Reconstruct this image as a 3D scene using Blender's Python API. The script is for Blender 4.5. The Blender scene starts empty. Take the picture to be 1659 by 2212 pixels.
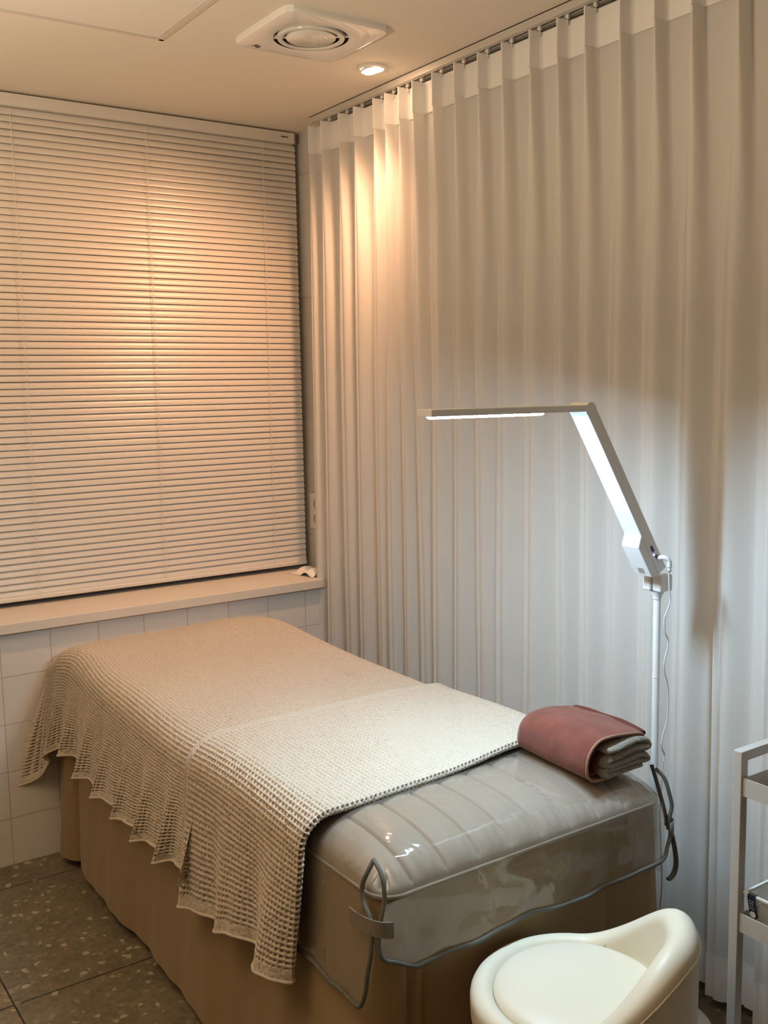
import bpy, bmesh, math, random
import numpy as np
from mathutils import Vector, Matrix
PI = math.pi
random.seed(4)
C = bpy.context.scene.collection
sc = bpy.context.scene

# ------------------------------------------------------------------ camera
cam_d = bpy.data.cameras.new('camera'); cam = bpy.data.objects.new('camera', cam_d); C.objects.link(cam)
sc.camera = cam
cam_d.sensor_fit = 'VERTICAL'; cam_d.sensor_height = 36; cam_d.lens = 36*2186.3/2212
cam_d.clip_start = .02
yaw, pitch, roll = .6005, .1245, -.0184
f = Vector((math.sin(yaw)*math.cos(pitch), math.cos(yaw)*math.cos(pitch), -math.sin(pitch)))
r = Vector((math.cos(yaw), -math.sin(yaw), 0)); u = r.cross(f)
r2 = r*math.cos(roll)+u*math.sin(roll); u2 = -r*math.sin(roll)+u*math.cos(roll)
M = Matrix(((r2.x, u2.x, -f.x), (r2.y, u2.y, -f.y), (r2.z, u2.z, -f.z))).to_4x4()
M.translation = Vector((-1.812, -3.0825, 1.4358)); cam.matrix_world = M

# ------------------------------------------------------------------ world, exposure, lights
w = bpy.data.worlds.new('world'); sc.world = w; w.use_nodes = True
w.node_tree.nodes['Background'].inputs[0].default_value = (.9, .6, .4, 1)
w.node_tree.nodes['Background'].inputs[1].default_value = .02
vs = sc.view_settings
vs.view_transform = 'Standard'; vs.look = 'None'; vs.gamma = 1; vs.use_curve_mapping = False
vs.exposure = 0.0
H = 2.345                                   # ceiling height
WARM = (1.0, .52, .28)
ROOM = (1.0, .76, .48)
COLD = (.54, .80, 1.0)
UPC = (1.0, .79, .56)
UP_W = 45.0                                 # unseen fill added to brighten the ceiling
DOWN_W = 56.0                               # ceiling spot over the bed
ROOM_W = 1.0                                # unseen spots added as weak ambient fill
LED_E = 540.0                                # strip of the treatment lamp

def spot(name, loc, aim, power, size=2.2, blend=.6, rad=.025, col=WARM):
    d = bpy.data.lights.new(name, 'SPOT'); d.energy = power; d.color = col
    d.spot_size = size; d.spot_blend = blend; d.shadow_soft_size = rad
    o = bpy.data.objects.new(name, d); C.objects.link(o); o.location = loc
    o.rotation_euler = (Vector(aim)-Vector(loc)).to_track_quat('-Z', 'Y').to_euler()
    return o
DL = (-.094, -.558)
spot('bed_spot_light', (DL[0], DL[1], H-.03), (DL[0]-.60, DL[1]+.60, 1.0), DOWN_W, 2.1, 1.0, .034)
FILL_SPOTS = [(-1.9, -2.3), (-2.1, -3.7)]                       # invented fill spots out of view, added for ambient light
for x, y in FILL_SPOTS:
    spot('ambient_fill_spot', (x, y, H-.03), (x, y, 0), ROOM_W, 2.6, .8, .04, ROOM)
for x, y in [(-2.1, -1.45)]:                       # added upward fill with no known fixture, bounced off the ceiling
    d = bpy.data.lights.new('ceiling_fill_light', 'AREA'); d.shape = 'DISK'; d.size = .30; d.energy = UP_W; d.color = UPC
    o = bpy.data.objects.new('ceiling_fill_light', d); C.objects.link(o); o.location = (x, y, 1.55); o.rotation_euler = (PI, 0, 0)

# ------------------------------------------------------------------ helpers
def tag(o, label=None, cat=None, group=None, kind=None):
    if label: o['label'] = label
    if cat: o['category'] = cat
    if group: o['group'] = group
    if kind: o['kind'] = kind
    return o
def empty(name, loc=(0, 0, 0)):
    o = bpy.data.objects.new(name, None); C.objects.link(o); o.location = loc
    o.empty_display_size = .05
    return o
def link(name, me, mat, parent=None, smooth=True, angle=None):
    o = bpy.data.objects.new(name, me); C.objects.link(o)
    for m in (mat if isinstance(mat, (list, tuple)) else [mat]): me.materials.append(m)
    if smooth: me.polygons.foreach_set('use_smooth', [True]*len(me.polygons))
    if smooth and angle is not None:
        me.set_sharp_from_angle(angle=math.radians(angle))
    if parent is not None:
        o.parent = parent
        bpy.context.view_layer.update()
        o.matrix_parent_inverse = parent.matrix_world.inverted()
    return o
def obj(name, bm, mat, parent=None, smooth=False, angle=None):
    me = bpy.data.meshes.new(name); bm.to_mesh(me); bm.free()
    return link(name, me, mat, parent, smooth or angle is not None, angle)
def box(bm, x0, y0, z0, x1, y1, z1, bev=0, seg=2):
    xs, ys, zs = sorted((x0, x1)), sorted((y0, y1)), sorted((z0, z1))
    t = bmesh.new()
    v = [t.verts.new((x, y, z)) for x in xs for y in ys for z in zs]
    for q in ((0, 1, 3, 2), (4, 6, 7, 5), (0, 4, 5, 1), (2, 3, 7, 6), (0, 2, 6, 4), (1, 5, 7, 3)):
        t.faces.new([v[i] for i in q])
    if bev: bmesh.ops.bevel(t, geom=t.edges[:], offset=bev, segments=seg, profile=.5, affect='EDGES')
    join(bm, t)
def join(bm, t, M=None):
    if M is not None: bmesh.ops.transform(t, matrix=M, verts=t.verts)
    vm = {v: bm.verts.new(v.co) for v in t.verts}
    for fc in t.faces:
        try:
            g = bm.faces.new([vm[v] for v in fc.verts]); g.material_index = fc.material_index
        except ValueError: pass
    t.free()
def lathe(bm, prof, c=(0, 0, 0), n=48, close=False):
    rings = []
    for rr, z in prof:
        if rr < 1e-6: rings.append([bm.verts.new((c[0], c[1], c[2]+z))])
        else: rings.append([bm.verts.new((c[0]+rr*math.cos(2*PI*k/n), c[1]+rr*math.sin(2*PI*k/n), c[2]+z)) for k in range(n)])
    prs = list(zip(rings, rings[1:]))
    if close: prs.append((rings[-1], rings[0]))
    for a, b in prs:
        for k in range(n):
            k2 = (k+1) % n
            if len(a) == 1 and len(b) == 1: continue
            if len(a) == 1: bm.faces.new((a[0], b[k], b[k2]))
            elif len(b) == 1: bm.faces.new((a[k], b[0], a[k2]))
            else: bm.faces.new((a[k], b[k], b[k2], a[k2]))
def catmull(P, n=6, closed=False):
    P = [Vector(p) for p in P]; out = []
    N = len(P)
    for i in range(N if closed else N-1):
        g = lambda j: P[j % N] if closed else P[max(0, min(N-1, j))]
        a, b, c, d = g(i-1), g(i), g(i+1), g(i+2)
        for k in range(n):
            t = k/n
            out.append(.5*((2*b)+(c-a)*t+(2*a-5*b+4*c-d)*t*t+(3*b-a-3*c+d)*t**3))
    if not closed: out.append(P[-1])
    return out
def tube(bm, pts, rad, n=8, closed=False, flat=1.0, up=None):
    pts = [Vector(p) for p in pts]; N = len(pts); rings = []
    prev = None
    for i, p in enumerate(pts):
        a = pts[(i-1) % N] if closed else pts[max(0, i-1)]
        b = pts[(i+1) % N] if closed else pts[min(N-1, i+1)]
        d = (b-a).normalized()
        if up is not None: s = d.cross(Vector(up)).normalized()
        elif prev is None: s = d.cross(Vector((0, 0, 1)) if abs(d.z) < .9 else Vector((1, 0, 0))).normalized()
        else: s = (prev-d*prev.dot(d)).normalized()
        prev = s; q = d.cross(s)
        rr = rad(i/(N-1)) if callable(rad) else rad
        rings.append([bm.verts.new(p+s*rr*math.cos(2*PI*k/n)+q*rr*flat*math.sin(2*PI*k/n)) for k in range(n)])
    prs = list(zip(rings, rings[1:]))
    if closed: prs.append((rings[-1], rings[0]))
    for a, b in prs:
        for k in range(n): bm.faces.new((a[k], a[(k+1) % n], b[(k+1) % n], b[k]))
    if not closed:
        bm.faces.new(rings[0][::-1]); bm.faces.new(rings[-1])
def grid_mesh(name, P, wrap_u=False):
    """P: array (nu, nv, 3) -> mesh of quads."""
    nu, nv = P.shape[:2]
    me = bpy.data.meshes.new(name)
    idx = np.arange(nu*nv).reshape(nu, nv)
    if wrap_u: idx = np.vstack([idx, idx[:1]])
    q = np.stack([idx[:-1, :-1], idx[1:, :-1], idx[1:, 1:], idx[:-1, 1:]], -1).reshape(-1, 4)
    return raw_mesh(me, P.reshape(-1, 3), q)
def raw_mesh(me, V, Q):
    me.vertices.add(len(V)); me.vertices.foreach_set('co', np.asarray(V, 'f').ravel())
    me.loops.add(len(Q)*4); me.loops.foreach_set('vertex_index', np.asarray(Q, 'i').ravel())
    me.polygons.add(len(Q)); me.polygons.foreach_set('loop_start', np.arange(0, len(Q)*4, 4, dtype='i'))
    me.update(calc_edges=True); me.validate()
    return me
def sm(a, b, x):
    t = np.clip((np.asarray(x, float)-a)/(b-a), 0, 1); return t*t*(3-2*t)

# ------------------------------------------------------------------ materials
def mat(name, col, rough=.6, metal=0, spec=.5, bump=None, coat=0, sheen=0, emit=None, trans=0, noise=None, sss=0):
    m = bpy.data.materials.new(name); m.use_nodes = True
    nt = m.node_tree; b = nt.nodes['Principled BSDF']
    b.inputs['Base Color'].default_value = (*col, 1); b.inputs['Roughness'].default_value = rough
    b.inputs['Metallic'].default_value = metal; b.inputs['Specular IOR Level'].default_value = spec
    b.inputs['Coat Weight'].default_value = coat; b.inputs['Sheen Weight'].default_value = sheen
    b.inputs['Transmission Weight'].default_value = trans
    if emit: b.inputs['Emission Color'].default_value = (*emit[:3], 1); b.inputs['Emission Strength'].default_value = emit[3]
    tc = nt.nodes.new('ShaderNodeTexCoord')
    if noise:                    # (scale, amount): slight natural mottling of the colour
        n = nt.nodes.new('ShaderNodeTexNoise'); n.inputs['Scale'].default_value = noise[0]; n.inputs['Detail'].default_value = 5
        nt.links.new(tc.outputs['Object'], n.inputs['Vector'])
        mx = nt.nodes.new('ShaderNodeMix'); mx.data_type = 'RGBA'
        k = noise[1]
        mx.inputs[6].default_value = (*[c*(1-k) for c in col], 1); mx.inputs[7].default_value = (*[min(1, c*(1+k)) for c in col], 1)
        nt.links.new(n.outputs['Fac'], mx.inputs[0]); nt.links.new(mx.outputs[2], b.inputs['Base Color'])
    if bump:                     # (scale, strength, distance)
        n = nt.nodes.new('ShaderNodeTexNoise'); n.inputs['Scale'].default_value = bump[0]; n.inputs['Detail'].default_value = 4
        bp = nt.nodes.new('ShaderNodeBump'); bp.inputs['Strength'].default_value = bump[1]; bp.inputs['Distance'].default_value = bump[2]
        nt.links.new(tc.outputs['Object'], n.inputs['Vector'])
        nt.links.new(n.outputs['Fac'], bp.inputs['Height']); nt.links.new(bp.outputs['Normal'], b.inputs['Normal'])
    return m
def tile_mat(name, col, grout, w_, h_, off, axis, rough=.25, gw=.003, terrazzo=False, var=.03):
    """square tiles laid in the plane of two object axes"""
    m = bpy.data.materials.new(name); m.use_nodes = True; nt = m.node_tree; b = nt.nodes['Principled BSDF']
    tc = nt.nodes.new('ShaderNodeTexCoord'); sp = nt.nodes.new('ShaderNodeSeparateXYZ'); cb = nt.nodes.new('ShaderNodeCombineXYZ')
    nt.links.new(tc.outputs['Object'], sp.inputs[0])
    for i, a in enumerate(axis):
        ad = nt.nodes.new('ShaderNodeMath'); ad.operation = 'ADD'; ad.inputs[1].default_value = off[i]
        nt.links.new(sp.outputs[a], ad.inputs[0]); nt.links.new(ad.outputs[0], cb.inputs[i])
    br = nt.nodes.new('ShaderNodeTexBrick'); br.offset = 0; br.squash = 1
    br.inputs['Scale'].default_value = 1; br.inputs['Brick Width'].default_value = w_; br.inputs['Row Height'].default_value = h_
    br.inputs['Mortar Size'].default_value = gw/2; br.inputs['Mortar Smooth'].default_value = .15
    br.inputs['Color1'].default_value = (*[c*(1-var) for c in col], 1); br.inputs['Color2'].default_value = (*[c*(1+var) for c in col], 1)
    br.inputs['Mortar'].default_value = (*grout, 1)
    nt.links.new(cb.outputs[0], br.inputs['Vector'])
    colout = br.outputs['Color']
    b.inputs['Roughness'].default_value = rough
    if terrazzo:
        vo = nt.nodes.new('ShaderNodeTexVoronoi'); vo.inputs['Scale'].default_value = 62; vo.inputs['Randomness'].default_value = 1
        nz = nt.nodes.new('ShaderNodeTexNoise'); nz.inputs['Scale'].default_value = 30; nz.inputs['Detail'].default_value = 3
        nt.links.new(tc.outputs['Object'], nz.inputs['Vector'])
        mv = nt.nodes.new('ShaderNodeMix'); mv.data_type = 'VECTOR'; mv.inputs[0].default_value = .03
        nt.links.new(tc.outputs['Object'], mv.inputs[4]); nt.links.new(nz.outputs['Color'], mv.inputs[5])
        nt.links.new(mv.outputs[1], vo.inputs['Vector'])
        rp = nt.nodes.new('ShaderNodeValToRGB')
        rp.color_ramp.elements[0].position = 0; rp.color_ramp.elements[0].color = (.55, .53, .47, 1)
        e = rp.color_ramp.elements.new(.55); e.color = (.62, .58, .50, 1)
        e = rp.color_ramp.elements.new(.83); e.color = (.95, .92, .84, 1)
        rp.color_ramp.elements[-1].position = .93; rp.color_ramp.elements[-1].color = (1.6, 1.56, 1.45, 1)
        rp.color_ramp.interpolation = 'CONSTANT'
        sx = nt.nodes.new('ShaderNodeSeparateColor'); nt.links.new(vo.outputs['Color'], sx.inputs[0])
        nt.links.new(sx.outputs[0], rp.inputs[0])
        # chips only near the cell centre, matrix between them
        rr = nt.nodes.new('ShaderNodeValToRGB'); rr.color_ramp.elements[0].position = .45; rr.color_ramp.elements[0].color = (1, 1, 1, 1)
        rr.color_ramp.elements[1].position = .55; rr.color_ramp.elements[1].color = (0, 0, 0, 1)
        ml = nt.nodes.new('ShaderNodeMath'); ml.operation = 'MULTIPLY'; ml.inputs[1].default_value = 1.0
        nt.links.new(vo.outputs['Distance'], ml.inputs[0]); nt.links.new(ml.outputs[0], rr.inputs[0])
        m1 = nt.nodes.new('ShaderNodeMix'); m1.data_type = 'RGBA'; m1.inputs[6].default_value = (.70, .66, .57, 1)
        nt.links.new(rr.outputs[0], m1.inputs[0]); nt.links.new(rp.outputs[0], m1.inputs[7])
        n2 = nt.nodes.new('ShaderNodeTexNoise'); n2.inputs['Scale'].default_value = 7; n2.inputs['Detail'].default_value = 8
        n2.inputs['Roughness'].default_value = .7
        nt.links.new(tc.outputs['Object'], n2.inputs['Vector'])
        mm = nt.nodes.new('ShaderNodeMapRange'); mm.inputs[1].default_value = .3; mm.inputs[2].default_value = .7; mm.inputs[3].default_value = .72; mm.inputs[4].default_value = 1.25
        nt.links.new(n2.outputs['Fac'], mm.inputs[0])
        m0 = nt.nodes.new('ShaderNodeMix'); m0.data_type = 'RGBA'; m0.blend_type = 'MULTIPLY'; m0.inputs[0].default_value = 1
        nt.links.new(m1.outputs[2], m0.inputs[6]); nt.links.new(mm.outputs[0], m0.inputs[7])
        m2 = nt.nodes.new('ShaderNodeMix'); m2.data_type = 'RGBA'; m2.blend_type = 'MULTIPLY'; m2.inputs[0].default_value = 1
        nt.links.new(br.outputs['Color'], m2.inputs[6]); nt.links.new(m0.outputs[2], m2.inputs[7]); colout = m2.outputs[2]
    nt.links.new(colout, b.inputs['Base Color'])
    bp = nt.nodes.new('ShaderNodeBump'); bp.inputs['Strength'].default_value = .6; bp.inputs['Distance'].default_value = .002; bp.invert = True
    nt.links.new(br.outputs['Fac'], bp.inputs['Height']); nt.links.new(bp.outputs['Normal'], b.inputs['Normal'])
    return m
def cloth(name, col, trans=.25, rough=.9, weave=900, bs=.15):
    """woven cloth that lets some light through"""
    m = bpy.data.materials.new(name); m.use_nodes = True; nt = m.node_tree; b = nt.nodes['Principled BSDF']
    b.inputs['Base Color'].default_value = (*col, 1); b.inputs['Roughness'].default_value = rough
    b.inputs['Specular IOR Level'].default_value = .15; b.inputs['Sheen Weight'].default_value = .15
    tl = nt.nodes.new('ShaderNodeBsdfTranslucent'); tl.inputs[0].default_value = (*col, 1)
    mx = nt.nodes.new('ShaderNodeMixShader'); mx.inputs[0].default_value = trans
    nt.links.new(b.outputs[0], mx.inputs[1]); nt.links.new(tl.outputs[0], mx.inputs[2])
    nt.links.new(mx.outputs[0], nt.nodes['Material Output'].inputs[0])
    tc = nt.nodes.new('ShaderNodeTexCoord'); n = nt.nodes.new('ShaderNodeTexNoise'); n.inputs['Scale'].default_value = weave
    bp = nt.nodes.new('ShaderNodeBump'); bp.inputs['Strength'].default_value = bs; bp.inputs['Distance'].default_value = .001
    nt.links.new(tc.outputs['Object'], n.inputs['Vector']); nt.links.new(n.outputs['Fac'], bp.inputs['Height']); nt.links.new(bp.outputs['Normal'], b.inputs['Normal'])
    return m
def clear_film(name, tint=(.93, .94, .93), haze=.24, hazecol=(.50, .49, .47), gloss=.06):
    m = bpy.data.materials.new(name); m.use_nodes = True; nt = m.node_tree
    for n in list(nt.nodes):
        if n.type != 'OUTPUT_MATERIAL': nt.nodes.remove(n)
    out = [n for n in nt.nodes][0]
    tr = nt.nodes.new('ShaderNodeBsdfTransparent'); tr.inputs[0].default_value = (*tint, 1)
    df = nt.nodes.new('ShaderNodeBsdfDiffuse'); df.inputs[0].default_value = (*hazecol, 1)
    gl = nt.nodes.new('ShaderNodeBsdfGlossy'); gl.inputs['Roughness'].default_value = gloss; gl.inputs[0].default_value = (1, 1, 1, 1)
    fr = nt.nodes.new('ShaderNodeFresnel'); ge = nt.nodes.new('ShaderNodeNewGeometry'); mr = nt.nodes.new('ShaderNodeMapRange')
    mr.inputs[3].default_value = 1.65; mr.inputs[4].default_value = 1/1.65; nt.links.new(ge.outputs['Backfacing'], mr.inputs[0]); nt.links.new(mr.outputs[0], fr.inputs[0])
    tc = nt.nodes.new('ShaderNodeTexCoord'); n = nt.nodes.new('ShaderNodeTexNoise'); n.inputs['Scale'].default_value = 9; n.inputs['Detail'].default_value = 2
    n.inputs['Distortion'].default_value = 1.2
    bp = nt.nodes.new('ShaderNodeBump'); bp.inputs['Strength'].default_value = .45; bp.inputs['Distance'].default_value = .010
    nt.links.new(tc.outputs['Object'], n.inputs['Vector']); nt.links.new(n.outputs['Fac'], bp.inputs['Height'])
    nt.links.new(bp.outputs['Normal'], gl.inputs['Normal']); nt.links.new(bp.outputs['Normal'], fr.inputs['Normal'])
    m1 = nt.nodes.new('ShaderNodeMixShader'); m1.inputs[0].default_value = haze
    nt.links.new(tr.outputs[0], m1.inputs[1]); nt.links.new(df.outputs[0], m1.inputs[2])
    m2 = nt.nodes.new('ShaderNodeMixShader'); nt.links.new(fr.outputs[0], m2.inputs[0])
    nt.links.new(m1.outputs[0], m2.inputs[1]); nt.links.new(gl.outputs[0], m2.inputs[2])
    nt.links.new(m2.outputs[0], out.inputs[0])
    return m

M_ceil = mat('ceiling_paint', (.80, .74, .64), .85, bump=(60, .05, .002), noise=(3, .02))
M_wall = mat('darkened_wall_paint', (.34, .29, .23), .8, noise=(4, .02))  # unseen walls coloured dark to cut bounce, standing in for an unlit room
M_tile = tile_mat('white_wall_tile', (.74, .71, .67), (.50, .46, .41), .1468*1.0215, .1468, (1.0981+3*.14996, 0), (0, 2), .28, .003)
M_side = tile_mat('side_wall_tile', (.70, .67, .62), (.5, .46, .4), .6, .4402, (0, 0), (1, 2), .5, .003)
M_floor = tile_mat('terrazzo_floor', (.27, .235, .175), (.03, .027, .022), .5955, .5955, (1.2902+3*.5955, .1438+10*.5955), (0, 1), .42, .005, True, .03)
M_sill = mat('sill_stone', (.74, .68, .60), .45, noise=(9, .04))
M_blind = mat('blind_metal', (.74, .70, .64), .33, spec=.55)
M_white = mat('white_plastic', (.82, .80, .76), .35)
M_gloss = mat('glossy_white_plastic', (.80, .78, .74), .12, spec=.6)
M_dark = mat('recess_shade', (.02, .017, .014), .8)  # near-black colour standing in for shade behind the vent slots
M_ink = mat('dark_ink', (.03, .02, .015), .6)
M_alu = mat('painted_aluminium', (.62, .60, .56), .4, metal=.3)
M_curt = cloth('white_curtain_cloth', (.89, .87, .84), .36, weave=700)
M_curt2 = cloth('white_curtain_cloth_doubled', (.89, .87, .84), .04, weave=700)
M_cord = mat('cord_white', (.8, .76, .7), .7)
M_skirt = cloth('tan_cotton', (.31, .21, .105), .05, weave=500, bs=.1)
M_pad = mat('taupe_quilted_fabric', (.35, .285, .225), .62, bump=(700, .15, .001), sheen=.1, noise=(30, .03))
M_blk = mat('cream_waffle_cotton', (.57, .49, .395), .92, spec=.15, bump=(420, .5, .0016), noise=(200, .07), sheen=.15)
M_film = clear_film('clear_vinyl', (.93, .93, .91), .22, (.44, .38, .315))
M_pipe = mat('grey_webbing', (.115, .115, .098), .8, bump=(900, .4, .001))
M_strap = mat('grey_elastic', (.20, .17, .14), .85, bump=(700, .5, .001))
M_stitch = mat('white_stitch', (.8, .76, .7), .8)
M_red = mat('brown_microfibre', (.185, .058, .040), 1, spec=.0, bump=(1500, .5, .0012), sheen=.25, noise=(34, .38))
M_dred = mat('dark_brown_fold', (.13, .04, .03), .95, spec=.1, bump=(260, .5, .003))
M_terry = mat('grey_brown_terry', (.34, .29, .23), 1, spec=.05, bump=(420, 1, .006), sheen=.3, noise=(90, .25))
M_trim = mat('light_brown_hem', (.27, .145, .095), .9, bump=(300, .5, .002))
M_lamp = mat('lamp_white', (.80, .80, .80), .4)
M_led = mat('led_strip', (1, 1, 1), .5, emit=(*COLD, LED_E))
M_bulb = mat('warm_bulb', (1, 1, 1), .5, emit=(1, .62, .36, 60))
M_blue = mat('usb_blue', (.02, .01, .12), .4)
M_ledblue = mat('indicator_led', (.4, .4, 1), .4, emit=(.45, .4, 1, 4))
M_cream = mat('cream_leatherette', (.73, .69, .57), .42, bump=(500, .12, .0006), spec=.45)
M_metal = mat('white_powder_metal', (.52, .50, .47), .38)
M_chrome = mat('chrome', (.8, .8, .8), .12, metal=1)
M_clear = clear_film('clear_bin_plastic', (.90, .90, .86), .28, (.75, .73, .68), .1)
M_paper = mat('tissue_paper', (.86, .82, .76), .9)
M_glass = mat('night_glass', (.02, .02, .022), .08)

# ------------------------------------------------------------------ room shell
XL, YF, XR, YB = -3.1, -4.4, .108, .32
def slab(name, a, b, m, **k):
    bm = bmesh.new(); box(bm, *a, *b); return tag(obj(name, bm, m, **k), kind='structure')
slab('floor', (XL-.1, YF-.1, -.08), (XR+.1, YB+.1, 0), M_floor)
slab('ceiling', (XL-.1, YF-.1, H), (XR+.1, YB+.1, H+.1), M_ceil)
slab('wall_right', (XR, YF, 0), (XR+.1, YB+.1, H), M_side)
slab('wall_left', (XL-.1, YF, 0), (XL, YB+.1, H), M_wall)
slab('wall_front', (XL-.1, YF-.1, 0), (XR+.1, YF, H), M_wall)
slab('wall_back', (XL, 0, 0), (XR, YB+.1, .722), M_tile)
# window opening above the tiled parapet
win = tag(empty('window_1', (-1.2, YB, .75)), kind='structure')
bm = bmesh.new(); box(bm, XL, -.022, .722, XR-.001, YB-.001, .753, .002); obj('window_sill', bm, M_sill, win)
bm = bmesh.new(); box(bm, XL, YB+.03, .753, XR, YB+.04, H); obj('window_pane', bm, M_glass, win)
bm = bmesh.new()
for x0, x1, z0, z1 in ((XL, XR, .753, .80), (XL, XR, H-.05, H), (XR-.05, XR, .80, H-.05), (-1.25, -1.2, .80, H-.05), (-2.4, -2.35, .80, H-.05)):
    box(bm, x0, YB-.02, z0, x1, YB+.028, z1)
obj('window_frame', bm, M_alu, win)

# ------------------------------------------------------------------ venetian blind
YBL = .215
bl = tag(empty('window_blind', (-1, YBL, .765)), 'wide white venetian blind with closed slats covering the window above the tiled parapet', 'blind')
BX0, BX1 = -2.6, .087
bm = bmesh.new(); box(bm, BX0, YBL-.018, H-.043, BX1-.012, YBL+.03, H-.006, .002); hr_ = obj('head_rail', bm, M_blind, bl)
bm = bmesh.new(); box(bm, BX1-.0118, YBL-.014, H-.043, BX1-.004, YBL+.028, H-.008, .001); obj('end_cap', bm, mat('grey_cap', (.22, .19, .15), .5), hr_)
bm = bmesh.new()                                              # small dark mark printed near the end of the head rail
for k, (x, h_, z) in enumerate(((.021, .007, .0), (.026, .004, -.001), (.0295, .004, 0), (.033, .0035, 0), (.037, .004, 0), (.041, .003, 0), (.0445, .004, 0))):
    box(bm, x, YBL-.0186, H-.023+z-h_/2, x+.0028, YBL-.018, H-.023+z+h_/2)
box(bm, .020, YBL-.0186, H-.0245, .048, YBL-.018, H-.0235)
obj('printed_mark', bm, M_ink, hr_)
z0, z1 = .797, H-.056; NS = 71; pitch = (z1-z0)/(NS-1)
bm = bmesh.new()
for k in range(NS):
    zc = z0+k*pitch+random.uniform(-.0004, .0004); tilt = math.radians(72+random.uniform(-1.5, 1.5))
    up, dn = [], []
    for j in range(7):
        s = (j/6-.5)*.0245; bow = .0022*(1-(2*j/6-1)**2)
        # lower edge toward the room (-Y); bow bulges toward the room
        y = YBL+s*math.cos(tilt)-bow*math.sin(tilt); z = zc+s*math.sin(tilt)-bow*math.cos(tilt)*.0
        up.append((y, z))
    va = [[bm.verts.new((x, y, z)) for y, z in up] for x in (BX0+.01, BX1-.004)]
    vb = [[bm.verts.new((x, y+.0005, z+.0001)) for y, z in up] for x in (BX0+.01, BX1-.004)]
    for j in range(6):
        bm.faces.new((va[0][j], va[1][j], va[1][j+1], va[0][j+1]))
        bm.faces.new((vb[0][j], vb[0][j+1], vb[1][j+1], vb[1][j]))
    bm.faces.new((va[0][0], vb[0][0], vb[1][0], va[1][0])); bm.faces.new((va[0][6], va[1][6], vb[1][6], vb[0][6]))
obj('slats', bm, M_blind, bl, angle=50)
bm = bmesh.new(); box(bm, BX0+.01, YBL-.012, .770, BX1-.004, YBL+.012, .785, .004, 3); obj('bottom_rail', bm, M_blind, bl)
for cx in (-.054, -.485, -.917, -1.35, -1.78):
    bm = bmesh.new(); pts = []
    for k in range(NS*2+1):
        z = .785+(H-.05-.785)*k/(NS*2)
        pts.append((cx+.0007*math.sin(k*2.1), YBL-.0125-.001*math.sin(k*3.1), z))
    tube(bm, pts, .0009, 5); 
    tube(bm, [(cx+.006, YBL-.0128, .783), (cx+.006, YBL-.0128, H-.05)], .0004, 4)
    obj('ladder_cord', bm, M_cord, bl)

# ------------------------------------------------------------------ ceiling fittings
t = tag(empty('ceiling_hatch', (-.93, -.70, H)), 'large square access panel in the ceiling with thin trim, left of the round-slotted vent', 'access panel')
bm = bmesh.new(); box(bm, -.715, -.485, H-.003, -1.145, -.915, H+.001); obj('panel', bm, mat('hatch_board', (.80, .76, .70), .6), t)
bm = bmesh.new()
for a in ((-.697, -.469, -.7115, -.931), (-1.149, -.469, -1.163, -.931), (-.697, -.469, -1.163, -.4815), (-.697, -.919, -1.163, -.931)):
    box(bm, a[0], a[1], H-.0045, a[2], a[3], H+.001, .001)
obj('trim', bm, mat('hatch_trim', (.62, .57, .50), .5), t)

VC = (-.393, -.716)
t = tag(empty('ceiling_vent', (*VC, H)), 'square glossy white ceiling vent with two round concentric slots', 'vent')
def square_with_hole(hw, hr, zb, zt, cx, cy, n=64):
    bm = bmesh.new(); rings = []
    def sq(a, s, rr=.02):
        c_, s_ = math.cos(a), math.sin(a); p = 12
        k = s/((abs(c_)**p+abs(s_)**p)**(1/p)); return (cx+k*c_, cy+k*s_)
    for kind in range(6):
        ring = []
        for k in range(n):
            a = 2*PI*(k+.5)/n
            if kind == 0: x, y = sq(a, hw); z = zt
            elif kind == 1: x, y = sq(a, hw); z = zb+.006
            elif kind == 2: x, y = sq(a, hw-.0025); z = zb+.001
            elif kind == 3: x, y = sq(a, hw-.006); z = zb
            elif kind == 4: x, y = cx+(hr+.008)*math.cos(a), cy+(hr+.008)*math.sin(a); z = zb
            else: x, y = cx+hr*math.cos(a), cy+hr*math.sin(a); z = zb+.002
            ring.append(bm.verts.new((x, y, z)))
        rings.append(ring)
    for a, b in zip(rings, rings[1:]):
        for k in range(n): bm.faces.new((a[k], b[k], b[(k+1) % n], a[(k+1) % n]))
    return bm
ZV = H-.016
fp_ = obj('face_plate', square_with_hole(.152, .098, ZV, H, *VC), M_gloss, t, angle=20)
bm = bmesh.new(); lathe(bm, [(.0735, .0018), (.0745, -.0005), (.0865, -.001), (.0880, .001), (.0885, .008), (.082, .008), (.079, .0025)], (*VC, ZV), 64, True); obj('slot_ring', bm, M_gloss, t, angle=40)
bm = bmesh.new(); lathe(bm, [(.0, -.001), (.062, -.001), (.0645, .001), (.0645, .008), (0, .008)], (*VC, ZV), 64); obj('centre_disc', bm, M_gloss, t, angle=40)
bm = bmesh.new(); lathe(bm, [(0, .0115), (.0985, .0115), (.0985, .0022), (.104, .0022), (.104, .0145), (0, .0145)], (*VC, ZV), 48); obj('cavity_shade', bm, M_dark, t)  # black cup behind the slots, the duct's shade put into its colour
for k in range(4):
    bm = bmesh.new(); a = PI/4+k*PI/2+.2; q = bmesh.new(); box(q, .058, -.006, ZV+.004, .103, .006, ZV+.011)
    join(bm, q, Matrix.Translation((*VC, 0)) @ Matrix.Rotation(a, 4, 'Z')); obj('bridge', bm, M_gloss, fp_)
bm = bmesh.new()
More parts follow.
